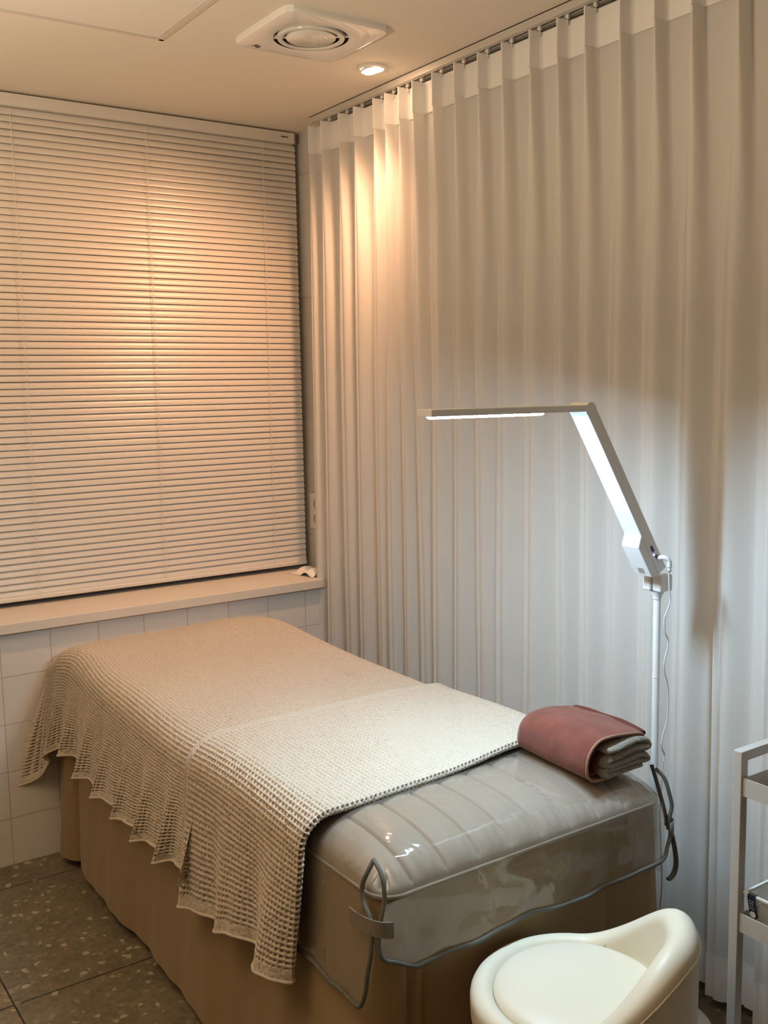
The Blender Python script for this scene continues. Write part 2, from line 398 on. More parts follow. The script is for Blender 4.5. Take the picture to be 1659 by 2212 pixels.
tube(bm, catmull([(VC[0]-.100, VC[1]+.118, ZV-.0008), (VC[0]-.092, VC[1]+.128, ZV-.0008), (VC[0]-.086, VC[1]+.120, ZV-.0008), (VC[0]-.092, VC[1]+.115, ZV-.0008), (VC[0]-.102, VC[1]+.112, ZV-.0008)], 4), .0012, 5)
tube(bm, [(VC[0]-.106, VC[1]+.126, ZV-.0005), (VC[0]-.100, VC[1]+.114, ZV-.0005)], .001, 5)
obj('printed_mark', bm, M_ink, fp_)

def downlight(x, y, label, tilt=(0, 0)):
    t = tag(empty('downlight', (x, y, H)), label, 'downlight')
    bm = bmesh.new(); lathe(bm, [(.042, 0), (.042, -.003), (.039, -.0055), (.032, -.006), (.030, -.004), (.029, 0)], (x, y, H), 48); obj('trim_ring', bm, M_white, t, angle=40)
    bm = bmesh.new(); lathe(bm, [(.0305, -.001), (.029, -.006), (.0285, -.007), (.028, -.005)], (0, 0, 0), 40)
    q = bmesh.new(); join(q, bm, Matrix.Translation((x-.004, y+.004, H-.001)) @ Matrix.Rotation(math.radians(10), 4, Vector((-.5, -1, 0)))); obj('lamp_holder', q, M_white, t, angle=40)
    bm = bmesh.new(); lathe(bm, [(0, -.016), (.010, -.0155), (.019, -.013), (.0255, -.0085), (.0278, -.005), (.0278, -.002), (0, -.002)], (0, 0, 0), 32)
    q = bmesh.new(); join(q, bm, Matrix.Translation((x-.004, y+.004, H-.001)) @ Matrix.Rotation(math.radians(10), 4, Vector((-.5, -1, 0)))); obj('bulb', q, M_bulb, t, smooth=True)
    return t
downlight(*DL, 'small round recessed downlight glowing warm between the vent and the curtain rail')

# ------------------------------------------------------------------ curtain rail and curtain
XC = .043
rail = tag(empty('curtain_rail', (.05, -1.2, H)), 'long white curtain rail on the ceiling with gliders holding the pleated curtain', 'curtain rail')
bm = bmesh.new(); box(bm, XC-.022, .0, H-.022, XC-.0185, -3.2, H, .0005); box(bm, XC-.022, .0, H-.003, XC+.022, -3.2, H); box(bm, XC+.0185, .0, H-.022, XC+.022, -3.2, H)
box(bm, XC-.018, .0, H-.022, XC-.006, -3.2, H-.020); box(bm, XC+.006, .0, H-.022, XC+.018, -3.2, H-.020)
obj('track', bm, M_alu, rail)
pl_y = [-.008, -.09, -.2, -.29, -.40, -.463, -.535, -.605, -.70, -.80, -.901, -.998, -1.103, -1.201, -1.293, -1.402, -1.502, -1.602, -1.717]
while pl_y[-1] > -2.75: pl_y.append(pl_y[-1]-random.uniform(.095, .115))
bm0 = bmesh.new(); box(bm0, -.003, -.005, -.018, .003, .005, -.001); tube(bm0, [(0, 0, -.016), (0, 0, -.03), (-.004, 0, -.034)], .0014, 5)
gm = bpy.data.meshes.new('glider'); bm0.to_mesh(gm); bm0.free(); gm.materials.append(M_white)
bpy.context.view_layer.update()
for k, y in enumerate(pl_y[1:-1]):
    o = bpy.data.objects.new('glider', gm); C.objects.link(o); o.parent = rail
    o.matrix_parent_inverse = rail.matrix_world.inverted(); o.location = (XC, y-.004, H-.012)
# curtain surface ----------------------------------------------------
ZT, ZB = H-.034, .028
rng = np.random.RandomState(7)
NP = len(pl_y); SUB = 28
py = np.array(pl_y); 
drift = rng.uniform(-.016, .016, NP); drift[0] = .012
amp = rng.uniform(.022, .034, NP)
zs = np.concatenate([np.linspace(ZT, ZT-.10, 7), np.linspace(ZT-.12, 1.55, 16), np.linspace(1.5, ZB, 26)])
mid = np.concatenate([[py[0]+.03], (py[1:]+py[:-1])/2, [py[-1]-.05]])
asym = rng.uniform(-.22, .22, NP); rec = rng.uniform(-1, 1, NP); wid = rng.uniform(.40, .58, NP)
def curtain_rows(zarr, out=0.0):
    rows = []
    for z in zarr:
        h = (ZT-z)
        b = float(sm(.06, 1.1, h)) ** .8          # blend from pinch pleat to free wave
        b = max(b, 0)
        xs, ys = [], []
        for i in range(NP):
            yc = py[i]+drift[i]*float(sm(.1, 1.6, h))
            yl = mid[i]+ (drift[i-1]+drift[i])/2*float(sm(.1, 1.6, h)) if i else mid[0]
            yr = mid[i+1]+((drift[i]+drift[i+1])/2*float(sm(.1, 1.6, h)) if i+1 < NP else 0)
            n = SUB
            for k in range(n):
                tt = k/n-.5
                half = (yl-yc) if tt < 0 else (yc-yr)
                a = abs(tt)*2                                   # 0 at pleat, 1 at panel middle
                sgn = 1 if tt < 0 else -1
                op = float(sm(.085, .75, h)); lo = float(sm(.5, 2.0, h))
                wf = (.055+(wid[i]-.055)*op**.8)-.06*lo   # half-width of the pleat front
                D = .030+.003*lo+.005*math.sin(i*1.7)*lo
                d0 = .012-.004*op
                AF, AR = .46, .64
                if a <= AF:
                    q = a/AF; y_ = half*wf*q
                    x_ = -D*(1-.10*q**6)+.0035*math.cos(q*PI*(1+i % 2))*op*(1+lo)+.010*(q**8)+.010*lo*q*q*rec[i]
                elif a <= AR:
                    q = (a-AF)/(AR-AF); y_ = half*(wf+.02*q-.05*math.sin(q*PI)*op)
                    x_ = (-D*.9+.010)*(1-q)+d0*q
                else:
                    q = (a-AR)/(1-AR); y_ = half*(wf+.02)+half*(1-wf-.02)*q
                    x_ = d0-.006*math.sin(q*PI/2)*op*rec[i]
                if sgn < 0:                                     # the near side of each fold runs back softly, the far side is steep
                    xr_ = -D+(D+d0)*float(sm(.10, 1.0, a)); yr_ = half*a
                    x_ = x_*(1-op)+xr_*op; y_ = y_*(1-op)+yr_*op
                ln = asym[i]*half*(1-a)*lo
                xs.append(XC+x_-out-.004*math.sin(i*2.3+z*1.7)*lo); ys.append(yc+sgn*y_+ln)
        rows.append(np.stack([np.array(xs), np.array(ys), np.full(len(xs), z)], -1))
    return np.array(rows)
cur = tag(empty('pleated_curtain', (XC, -1.3, ZB)), 'floor-length white pinch-pleated curtain hanging along the right side of the room', 'curtain')
link('cloth', grid_mesh('cloth', curtain_rows(zs)), M_curt, cur)
hd = curtain_rows(np.linspace(ZT+.001, ZT-.088, 8), .003)
link('header_band', grid_mesh('header_band', hd), M_curt2, cur)
hm_ = curtain_rows(np.linspace(ZB+.105, ZB-.001, 6), .0018)
link('hem_band', grid_mesh('hem_band', hm_), M_curt2, cur)

# ------------------------------------------------------------------ wall outlet, tissue
t = tag(empty('wall_outlet', (XR, .18, .97)), 'white double wall socket half hidden behind the curtain edge beside the blind', 'socket')
bm = bmesh.new(); box(bm, XR-.008, .205, .905, XR-.001, .085, 1.04, .003); obj('cover_plate', bm, M_white, t)
for zc in (.945, 1.0):
    bm = bmesh.new(); q = bmesh.new(); lathe(q, [(.022, 0), (.022, .003), (.019, .004), (.018, 0.001), (0, .001)], (0, 0, 0), 28)
    join(bm, q, Matrix.Translation((XR-.008, .150, zc)) @ Matrix.Rotation(-PI/2, 4, 'Y')); obj('socket_well', bm, mat('socket_grey', (.45, .42, .38), .5), t, angle=40)
n = 20; G = np.zeros((n, n, 3))
for i in range(n):
    for j in range(n):
        a, b = i/(n-1), j/(n-1)
        x = -.005+.10*a-.02*b; y = .02+.13*b+.015*a
        z = .7545+.035*abs(math.sin(a*4.2+b*2.2))*(1-.4*b)*a*(1-a)*3+.022*max(0, math.sin(b*6+a*3))*b*(1-b)*3
        G[i, j] = (x, y, z)
tag(link('paper_napkin', grid_mesh('paper_napkin', G), M_paper), 'crumpled white paper napkin lying on the sill corner beside the curtain', 'napkin')
bpy.data.objects['paper_napkin'].modifiers.new('thick', 'SOLIDIFY').thickness = .001

# ------------------------------------------------------------------ treatment bed
X0, X1, Y0, Y1, ZS = -.936, -.243, -1.775, -.03, .590       # seam rectangle
bed = tag(empty('treatment_bed', ((X0+X1)/2, (Y0+Y1)/2, 0)), 'padded treatment bed with taupe quilted top and tan floor-length skirt', 'bed')
TH = .066
def fe(e, w_): t_ = np.clip(e/w_, 0, 1); return np.sqrt(np.clip(1-(1-t_)**2.4, 0, 1))
RC = .045
def mattress(nx=430, ny=260, off=0., quilt=True, y_hi=None, seed=0, wr=0., rc=RC):
    yh = Y1 if y_hi is None else y_hi
    def dens(n, a, b, both=True):
        s = np.linspace(-1, 1, n); s = np.sign(s)*(1-(1-np.abs(s))**1.25); return (a+b)/2+s*(b-a)/2
    xs = dens(nx, X0-off, X1+off)
    if y_hi is None: ys = dens(ny, Y0-off, Y1+off)
    else:
        s = np.linspace(0, 1, ny)**1.4; ys = Y0-off+s*(yh-Y0+off)
    X, Y = np.meshgrid(xs, ys, indexing='ij')
    ex = np.minimum(X-X0+off, X1+off-X); ey0 = Y-Y0+off; ey1 = Y1+off-Y
    z = ZS+(TH+off)*fe(ex, .115)*fe(ey0, .20)*fe(ey1, .10)
    z = z+.004*np.sin(X*7+1)*np.sin(Y*3)*fe(ex, .3)
    if quilt:
        d = .0745; ph = (X+.870)/d; fr = np.abs(ph-np.round(ph))*d
        m = sm(.0, .03, ex)*sm(0, .012, ey0)
        z = z+m*(.0085*np.sqrt(np.clip(fr/(d/2), 0, 1))-.0065)-m*.005*np.exp(-(fr/.0024)**2)
        # puckers by the welt at the foot-left corner
        z = z+.0022*np.sin(Y*230+X*40)*np.exp(-(ex/.035)**2)*sm(-1.35, -1.7, Y)*sm(0, .012, ex)
        z = z+.0015*np.sin(X*260)*np.exp(-((ey0-.02)/.02)**2)*sm(0, .01, ey0)
    if wr:
        r_ = np.random.RandomState(seed)
        for _ in range(9):
            kx, ky, p = r_.uniform(-22, 22), r_.uniform(-16, 16), r_.uniform(0, 6)
            z = z+wr*np.sin(kx*X+ky*Y+p)*np.clip(ex/.04, 0, 1)*np.clip(ey0/.04, 0, 1)/3
    # round the plan corners
    rx0, rx1, ry0, ry1 = X0-off+rc, X1+off-rc, Y0-off+rc, Y1+off-rc
    cx_, cy_ = np.clip(X, rx0, rx1), np.clip(Y, ry0, ry1)
    dx, dy = X-cx_, Y-cy_; mm = np.maximum(np.abs(dx), np.abs(dy)); l = np.sqrt(dx*dx+dy*dy)+1e-9
    k = np.where((np.abs(dx) > 0) & (np.abs(dy) > 0), mm/l, 1)
    return np.stack([cx_+dx*k, cy_+dy*k, z], -1)
pad = link('quilted_pad', grid_mesh('quilted_pad', mattress()), M_pad, bed)
def perim(off=0, rc=RC, n=9, step=.01):
    a, b, c, d = X0-off, X1+off, Y0-off, Y1+off; r_ = rc+max(off, 0); P = []
    def seg(p, q):
        L = math.dist(p, q); k = max(2, int(L/step)); return [(p[0]+(q[0]-p[0])*i/k, p[1]+(q[1]-p[1])*i/k) for i in range(k)]
    def arc(cx, cy, a0): return [(cx+r_*math.cos(a0+PI/2*i/n), cy+r_*math.sin(a0+PI/2*i/n)) for i in range(n)]
    P += seg((a, d-r_), (a, c+r_)) + arc(a+r_, c+r_, PI) + seg((a+r_, c), (b-r_, c)) + arc(b-r_, c+r_, 1.5*PI)
    P += seg((b, c+r_), (b, d-r_)) + arc(b-r_, d-r_, 0) + seg((b-r_, d), (a+r_, d)) + arc(a+r_, d-r_, PI/2)
    return P
bm = bmesh.new(); tube(bm, [(x, y, ZS+.0005) for x, y in perim(.001)], .0034, 7, True); obj('welt_seam', bm, M_pad, pad, smooth=True)
# skirt
PP = np.array(perim(-.001)); nP = len(PP)
tn = np.roll(PP, -1, 0)-np.roll(PP, 1, 0); tn /= np.linalg.norm(tn, axis=1)[:, None]; nr = np.stack([tn[:, 1], -tn[:, 0]], -1)
if ((PP-np.array([(X0+X1)/2, (Y0+Y1)/2]))*nr).sum() < 0: nr = -nr
zz = np.linspace(ZS-.002, .032, 30); rows = []
left = PP[:, 0] < X0+.01; foot = PP[:, 1] < Y0+.01
for z in zz:
    h = (ZS-z)/ZS
    o_ = np.full(nP, .028*h)
    y, x = PP[:, 1], PP[:, 0]
    o_ = np.where(left, .034*h**.8+.006*h*np.sin(y*11+.5)+.004*h*np.sin(y*23+2)+.0018*h*np.sin(y*61+z*9), o_)
    o_ = np.where(foot, .012*h+.006*h*np.sin(x*19+1)+.005*h*np.sin(x*43+2)+.004*h*np.exp(-((x+.32)/.03)**2)*np.sin(z*50), o_)
    right = x > X1-.01
    o_ = np.where(right, .010*h+.003*h*np.sin(y*30), o_)
    o_ = np.where(y > Y1-.01, .004, o_)
    # deep folds: near the wall on the left side, and beside the foot-left corner
    o_ = o_-left*.055*h**.7*np.exp(-((y+.185)/.016)**2)+left*.022*h*np.exp(-((y+.11)/.04)**2)
    d1 = np.hypot(x-(X0+.012), y-(Y0+.012))
    o_ = o_-foot*(.030*h**.6*np.exp(-((x-(X0+.055))/.008)**2)+.022*h**.6*np.exp(-((x-(X0+.085))/.006)**2))
    o_ = o_-foot*(.02*h*np.exp(-((x+.40)/.012)**2))
    zr = z+ (h > .99)*.004*np.sin(y*9+x*7)
    rows.append(np.stack([x+nr[:, 0]*o_, y+nr[:, 1]*o_, zr*np.ones(nP)], -1))
sk = link('skirt', grid_mesh('skirt', np.array(rows).transpose(1, 0, 2), True), M_skirt, bed)
bm = bmesh.new(); box(bm, X0+.03, Y0+.03, .50, X1-.03, Y1-.03, .585, .01); obj('base_board', bm, mat('bed_board', (.3, .25, .2), .7), bed)
for x in (X0+.08, X1-.08):
    for y in (Y0+.12, Y1-.12):
        bm = bmesh.new(); box(bm, x-.02, y-.02, 0, x+.02, y+.02, .499, .003); obj('leg', bm, M_alu, bed)

# ------------------------------------------------------------------ clear vinyl cover over the foot end
VO = .007
vin = tag(empty('vinyl_foot_cover', (-.58, Y0, ZS)), 'clear vinyl cover with grey bound edge fitted over the foot end of the bed', 'bed cover')
P = mattress(170, 170, VO, False, -1.02, 3, .0024)
me = grid_mesh('film_top', P)
o = link('film_top', me, M_film, vin)
# flaps: front, left, right
def flap(fn, nu, nv): return np.array([[fn(i/(nu-1), j/(nv-1)) for j in range(nv)] for i in range(nu)])
zf = lambda x: .477+.004*math.sin(x*17)
def front(a, b):
    zt = ZS+.003; zb = zf(X0+.7*a)+.028*max(0, 1-a/.06)**2
    z = zt+(zb-zt)*b
    xs_ = float(np.interp(z, [.47, .500, .508, .530, .548, .572, .590, .62], [-.930, -.930, -.950, -.957, -.955, -.944, -.939, -.937]))
    x = xs_+(X1-.012-xs_)*a
    y = Y0-VO-.003-.014*b+.004*math.sin(x*31+z*18)*b+.0015*math.sin(x*67-z*41)*b+.005*math.sin(x*14+z*60)*b*(1-b)*2
    if a < .08: y = y*(a/.08)+(-1.789-.010*b)*(1-a/.08)
    return (x, y, z)
Ff = flap(front, 150, 24); link('film_front', grid_mesh('film_front', Ff), M_film, vin)
def leftf(a, b):
    zt = ZS+.003; zb0 = .400
    zz_ = zt+(zb0-zt)*b
    ys_ = float(np.interp(zz_, [.40, .416, .446, .474, .50, .55, .568, .578, .587, .60], [-1.742, -1.758, -1.772, -1.778, -1.784, -1.783, -1.775, -1.761, -1.745, -1.738]))
    y = ys_+(-1.02-ys_)*a
    zb = .400-.004*math.sin(y*9)
    z = zt+(zb-zt)*b
    x = X0-VO-.003-.014*b+.003*math.sin(y*27+z*14)*b+.0015*math.sin(y*61-z*20)*b
    if a < .06: x = x*(a/.06)+(-.950-.018*b)*(1-a/.06)
    return (x, y, z)
Fl = flap(leftf, 110, 24); link('film_left', grid_mesh('film_left', Fl), M_film, vin)
def rightf(a, b):
    y = Y0+.02+(-1.02-(Y0+.02))*a; zt = ZS+.003; zb = .42; z = zt+(zb-zt)*b
    return (X1+VO+.004+.010*b+.003*math.sin(y*27+z*14)*b, y, z)
Fr = flap(rightf, 60, 14); link('film_right', grid_mesh('film_right', Fr), M_film, vin)
# bound edges (piping)
def v3(p): return Vector(p)
xl, yf = X0-VO, Y0-VO
left_edge = [(-.926, -1.739, .648), (-.938, -1.741, .634), (-.947, -1.738, .616), (-.949, -1.737, .600), (-.952, -1.745, .587), (-.956, -1.761, .578), (-.958, -1.775, .568), (-.961, -1.783, .550), (-.963, -1.784, .533), (-.966, -1.786, .517), (-.968, -1.784, .499), (-.969, -1.778, .474), (-.969, -1.772, .446), (-.970, -1.760, .416), (-.970, -1.742, .405)]
left_edge += [tuple(Fl[i, -1]+np.array([-.003, 0, 0])) for i in range(8, 110, 5)]
front_edge = [(-.926, -1.739, .648), (-.930, -1.755, .646), (-.932, -1.768, .640), (-.934, -1.778, .630), (-.936, -1.784, .616), (-.938, -1.787, .601), (-.944, -1.790, .586), (-.950, -1.792, .572), (-.955, -1.794, .546), (-.957, -1.796, .530), (-.955, -1.799, .515), (-.946, -1.801, .504), (-.930, -1.802, .497)]
front_edge += [tuple(Ff[i, -1]+np.array([0, -.003, 0])) for i in range(9, 146, 4)]
front_edge += [(-.258, -1.797, .486), (-.245, -1.790, .497), (-.228, -1.783, .516), (-.228, -1.780, .549), (-.222, -1.780, .574), (-.227, -1.776, .604), (-.232, -1.768, .632), (-.243, -1.755, .650)]
bm = bmesh.new(); tube(bm, catmull(front_edge, 3), .0041, 8); obj('edge_binding', bm, M_pipe, vin, smooth=True)
bm = bmesh.new(); tube(bm, catmull(left_edge, 3), .0041, 8); obj('edge_binding', bm, M_pipe, vin, smooth=True)
redge = [(X1+.006, Y0+.036, .652), (X1+.012, Y0+.02, .60), (X1+.016, Y0+.006, .55), (X1+.016, Y0+.004, .53)]
bm = bmesh.new(); tube(bm, catmull(redge, 4), .0050, 7, flat=.6)
tube(bm, catmull([(-.216, -1.772, .520), (-.208, -1.772, .500), (-.197, -1.771, .464), (-.194, -1.771, .435), (-.203, -1.771, .416), (-.218, -1.771, .410)], 5), .0065, 7, flat=.5)
obj('edge_binding', bm, M_pipe, vin, smooth=True)
# elastic straps over the corner slits
def strap(pts, wid):
    bm = bmesh.new(); pr = []
    for p in catmull(pts, 4): pr.append([bm.verts.new(p+Vector((0, 0, s*wid/2))) for s in (-1, 1)])
    for a, b in zip(pr, pr[1:]): bm.faces.new((a[0], b[0], b[1], a[1]))
    return bm
o = obj('corner_strap', strap([(-.960, -1.712, .550), (-.963, -1.735, .552), (-.965, -1.765, .557), (-.963, -1.790, .561), (-.952, -1.804, .560), (-.934, -1.807, .556)], .028), M_strap, vin)
o.modifiers.new('thick', 'SOLIDIFY').thickness = .002
o = obj('corner_strap', strap([(-.238, -1.792, .530), (-.226, -1.790, .530), (-.215, -1.778, .530), (-.212, -1.76, .530)], .030), M_strap, vin, smooth=True)
o.modifiers.new('thick', 'SOLIDIFY').thickness = .002
# stitched band across the top
def topz(x, y, off=VO):
    ex = min(x-X0+off, X1+off-x); ey = y-Y0+off
    return ZS+(TH+off)*float(fe(np.array(ex), .115))*float(fe(np.array(ey), .20))+.004*math.sin(x*7+1)*math.sin(y*3)*float(fe(np.array(ex), .3))
bm = bmesh.new(); pts = []
for k in range(220):
    x = -.86+.50*k/219; y = -1.545+.028*(x+.86)/.5+.004*math.sin(x*40)+.0035*(1 if k % 2 else -1)
    pts.append((x, y, topz(x, y)+.004))
tube(bm, pts, .0012, 4)
pts = [(p[0], p[1]+.006, p[2]) for p in pts]; tube(bm, pts, .0009, 4)
obj('stitching', bm, M_stitch, vin)

# ------------------------------------------------------------------ waffle blanket
CELL = .0108
def blanket_surface(s, y, layer):
    """s: arc length across the bed from the right hem to the left hem (array), y: array; returns xyz arrays"""
    s, y = np.meshgrid(s, y, indexing='ij')
    top = .660+.024*np.exp(-((y+.22)/.16)**2)-.03*sm(-.10, -.01, y)+.003*np.sin(y*9)   # height of the crown
    top = top+layer*.014+.008
    xr, xl_ = X1+.012, -.968-layer*.012
    R = .075; zr0 = .44                                                 # right drape starts low
    L1 = top-R-zr0; L2 = R*PI/2; L3 = (xr-xl_)-2*R; L4 = R*PI/2
    x = np.zeros_like(s); z = np.zeros_like(s)
    a = s < L1; x = np.where(a, xr, x); z = np.where(a, zr0+s, z)
    b = (s >= L1) & (s < L1+L2); th = (s-L1)/R; x = np.where(b, xr-R+R*np.cos(th), x); z = np.where(b, top-R+R*np.sin(th), z)
    c = (s >= L1+L2) & (s < L1+L2+L3); x = np.where(c, xr-R-(s-L1-L2), x)
    sag = .012*np.sin(np.clip((s-L1-L2)/L3, 0, 1)*PI)
    z = np.where(c, top+.0*sag, z)
    d = (s >= L1+L2+L3) & (s < L1+L2+L3+L4); th = (s-L1-L2-L3)/R; x = np.where(d, xl_+R-R*np.sin(th), x); z = np.where(d, top-R+R*np.cos(th), z)
    e = s >= L1+L2+L3+L4; q = np.clip(s-(L1+L2+L3+L4), 0, 9)
    if layer == 0:
        g = np.clip(q/.22, 0, 1.3)
        wave = .014*np.sin((y+.02)*2*PI/.145+.6*np.sin(y*7))*g**1.3+.006*np.sin(y*2*PI/.071+1)*g**1.6
        x = np.where(e, xl_-q*.12-wave-.055*g*np.exp(-((y-.0)/.045)**2), x)
        dy = .012*np.cos((y+.02)*2*PI/.145)*g**1.5
    else:
        g = np.clip(q/.28, 0, 1.3)
        wave = .018*np.sin((y+1.09)*2*PI/.17+2.6)*g**1.2+.008*np.sin(y*2*PI/.08)*g**1.6
        x = np.where(e, xl_-q*.10-wave-.022*g*np.exp(-((y+1.44)/.05)**2), x)
        dy = .016*np.cos((y+1.09)*2*PI/.17+2.6)*g**1.5
    kq = (.72+.30*np.exp(-((y)/.15)**2)) if layer == 0 else 1.0+.22*sm(-1.42, -1.15, y)
    z = np.where(e, top-R-q*.985*kq, z)
    y2 = y+np.where(e, dy, 0)
    y2 = y2-np.where(layer == 1, 1, 0)*sm(-1.15, -1.5, y)*.055*sm(.1, 1.0, (s-L1)/(L3+L2))
    # soft irregularity on top
    z = z+(.003*np.sin(x*9+y*5)+.002*np.sin(x*17-y*13+1))*np.where(e, 0, 1)
    return x, y2, z
def waffle(name, ns, ny, s0, y0, dy_, layer, roll=False, hole=.0046):
    fr = np.array([0., .36, .45, .92]); w_ = np.array([0, 0, 1, 1])
    s = np.concatenate([s0+CELL*(k+fr) for k in range(ns)]+[[s0+CELL*ns]]); ws = np.concatenate([w_]*ns+[[0]])
    yv = np.concatenate([y0+dy_*CELL*(k+fr) for k in range(ny)]+[[y0+dy_*CELL*ny]]); wy = np.concatenate([w_]*ny+[[0]])
    ws[-10:] = 0; ws[:6] = 0; wy[:5] = 0                             # plain woven borders
    if not roll: wy[-6:] = 0
    x, y, z = blanket_surface(s, yv, layer)
    P = np.stack([x, y, z], -1)
    if roll:                       # foot edge: the cloth turns down and under itself
        L = np.abs(yv-y0); tot = L[-1]; rr = .0075; nroll = rr*PI+.03; st = tot-nroll
        j0 = np.searchsorted(L, st)
        base = P[:, j0-1].copy()
        dirv = P[:, j0-1]-P[:, j0-5]; dirv /= np.linalg.norm(dirv, axis=1)[:, None]
        ts = P[2:, j0-1]-P[:-2, j0-1]; ts = np.vstack([ts[:1], ts, ts[-1:]]); ts /= np.linalg.norm(ts, axis=1)[:, None]
        nn = np.cross(ts, dirv); nn /= np.linalg.norm(nn, axis=1)[:, None]
        mid_ = len(nn)//2
        if nn[mid_, 2] < 0: nn = -nn
        for j in range(j0, len(L)):
            q = L[j]-L[j0-1]
            if q < rr*PI: P[:, j] = base+dirv*rr*math.sin(q/rr)+nn*(-rr+rr*math.cos(q/rr))
            else: P[:, j] = base-dirv*(q-rr*PI)-nn*2*rr
    du = np.gradient(P, axis=0); dv = np.gradient(P, axis=1); N = np.cross(du, dv); N /= np.linalg.norm(N, axis=2)[:, :, None]+1e-12
    ref = N[len(s)//2, len(yv)//2]
    if ref[2] < 0: N = -N
    W = ws[:, None]*wy[None, :]
    ridge = .0006*np.sin(np.arange(len(s))*1.3)[:, None]*np.ones(len(yv))[None]
    jit = np.random.RandomState(layer+5).uniform(-.0007, .0007, W.shape)
    P2 = P-N*(W*hole)[:, :, None]+N*(jit)[:, :, None]
    # threads along the bed stand proud of the threads across it
    P2 = P2+N*(((1-ws)[:, None]*wy[None, :])*.0004)[:, :, None]-N*(((ws)[:, None]*(1-wy)[None, :])*.0002)[:, :, None]
    return P2
blk = tag(empty('waffle_blanket', (-.6, -.7, .66)), 'cream waffle-weave blanket draped over the bed and hanging down its left side', 'blanket')
A = waffle('blanket_spread', 118, 104, .0, -.005, -1, 0, hole=.0095)
link('spread', grid_mesh('spread', A), M_blk, blk)
B = waffle('blanket_fold', 115, 45, .0, -1.085, -1, 1, True, .0095)
link('folded_end', grid_mesh('folded_end', B), M_blk, blk)
for G_ in (A[-1, :, :], B[-1, :, :], B[:, 0, :]):
    bm = bmesh.new(); tube(bm, [tuple(p) for p in G_[::3]], .0032, 6); obj('hem_edge', bm, M_blk, blk, smooth=True)

# ------------------------------------------------------------------ folded towel
TX0, TX1, TY0, TY1, TZ = -.424, -.262, -1.738, -1.538, .653
tw = tag(empty('folded_towel', ((TX0+TX1)/2, (TY0+TY1)/2, TZ)), 'thick folded reddish-brown towel with grey-brown pile showing, on the foot of the bed', 'towel')
def ribbon(name, path, th, ya, yb, m, ny=26, amp=.0, yb_amp=0, seed=1, bulge=0):
    P2 = np.array([list(p) for p in catmull([(p[0], 0, p[1]) for p in path], 7)])[:, [0, 2]]
    d = np.gradient(P2, axis=0); d /= np.linalg.norm(d, axis=1)[:, None]; nn = np.stack([-d[:, 1], d[:, 0]], -1)
    cap = 5; ring = []
    a0 = math.atan2(nn[-1][1], nn[-1][0])
    outer = P2+nn*th/2; inner = (P2-nn*th/2)[::-1]
    endc = [P2[-1]+th/2*np.array([math.cos(a0-PI*k/(cap+1)), math.sin(a0-PI*k/(cap+1))]) for k in range(1, cap+1)]
    a1 = math.atan2(-nn[0][1], -nn[0][0])
    stc = [P2[0]+th/2*np.array([math.cos(a1-PI*k/(cap+1)), math.sin(a1-PI*k/(cap+1))]) for k in range(1, cap+1)]
    prof = np.vstack([outer, endc, inner, stc]); n_ = len(prof)
    ctr = np.vstack([P2, [P2[-1]]*cap, P2[::-1], [P2[0]]*cap])
    r_ = np.random.RandomState(seed); ys = np.linspace(ya, yb, ny); G = []
    ph = r_.uniform(0, 6, 6)
    for j, y in enumerate(ys):
        v = j/(ny-1); e = min(v, 1-v)*(ny-1)
        shrink = [0.35, .75, .93, 1.0][min(3, int(e))]
        pr = ctr+(prof-ctr)*shrink
        slope = 1+.0*v
        ang = np.arange(n_)/n_*2*PI
        nz = amp*(np.sin(pr[:, 0]*60+y*37+ph[0])+np.sin(pr[:, 1]*90-y*23+ph[1])+.7*np.sin(y*71+pr[:, 0]*30+ph[2]))
        x = pr[:, 0]+nz*.6; z = pr[:, 1]+nz*(pr[:, 1] > .02)
        # the bundle is taller and rounder at its far end, and sags at the near end
        k = .80+.05*math.sin(v*PI)-.04*v
        z = z*k
        yy = y+yb_amp*np.sin(pr[:, 1]*50+pr[:, 0]*20+ph[3])*(1 if v < .5 else -1)*(abs(v-.5)*2)**4
        G.append(np.stack([TX0+x*.93, np.full(n_, 1.)*yy, TZ+z+.010*v], -1))
    G = np.array(G).transpose(1, 0, 2)
    me = grid_mesh(name, G, True)
    bm = bmesh.new(); bm.from_mesh(me); bmesh.ops.holes_fill(bm, edges=[e for e in bm.edges if e.is_boundary]); bm.to_mesh(me); bm.free()
    return link(name, me, m, tw)
W_ = .18
wrap = [(.172, .083), (.165, .092), (.12, .101), (.07, .106), (.035, .102), (.010, .080), (.001, .050), (.004, .022), (.022, .006), (.06, .003), (.11, .004)]
ribbon('outer_wrap', wrap, .006, TY0, TY1, M_red, amp=.0009)
# hem trim along the near edge of the wrap
bm = bmesh.new(); pts = catmull([(TX0+x*.93-.001, TY0-.001, TZ+z*.80) for x, z in wrap], 6); tube(bm, pts[:-4], .0033, 7)
obj('hem_trim', bm, M_trim, tw, smooth=True)
ribbon('inner_fold', [(.185, .082), (.178, .092), (.13, .090), (.08, .092), (.045, .086), (.020, .066), (.011, .044), (.014, .022), (.030, .018), (.036, .036), (.044, .058), (.060, .074)], .006, TY0+.004, TY1-.006, M_dred, amp=.0007, seed=3)
ribbon('terry_layers', [(.060, .074), (.10, .0795), (.150, .077), (.176, .070), (.178, .058), (.150, .056), (.09, .058), (.058, .050), (.060, .038), (.10, .040), (.150, .042), (.172, .036), (.170, .024), (.13, .026), (.07, .026), (.050, .018), (.060, .010), (.11, .010), (.155, .012)], .0205, TY0-.012, TY1+.004, M_terry, ny=44, amp=.0019, yb_amp=.005, seed=5)

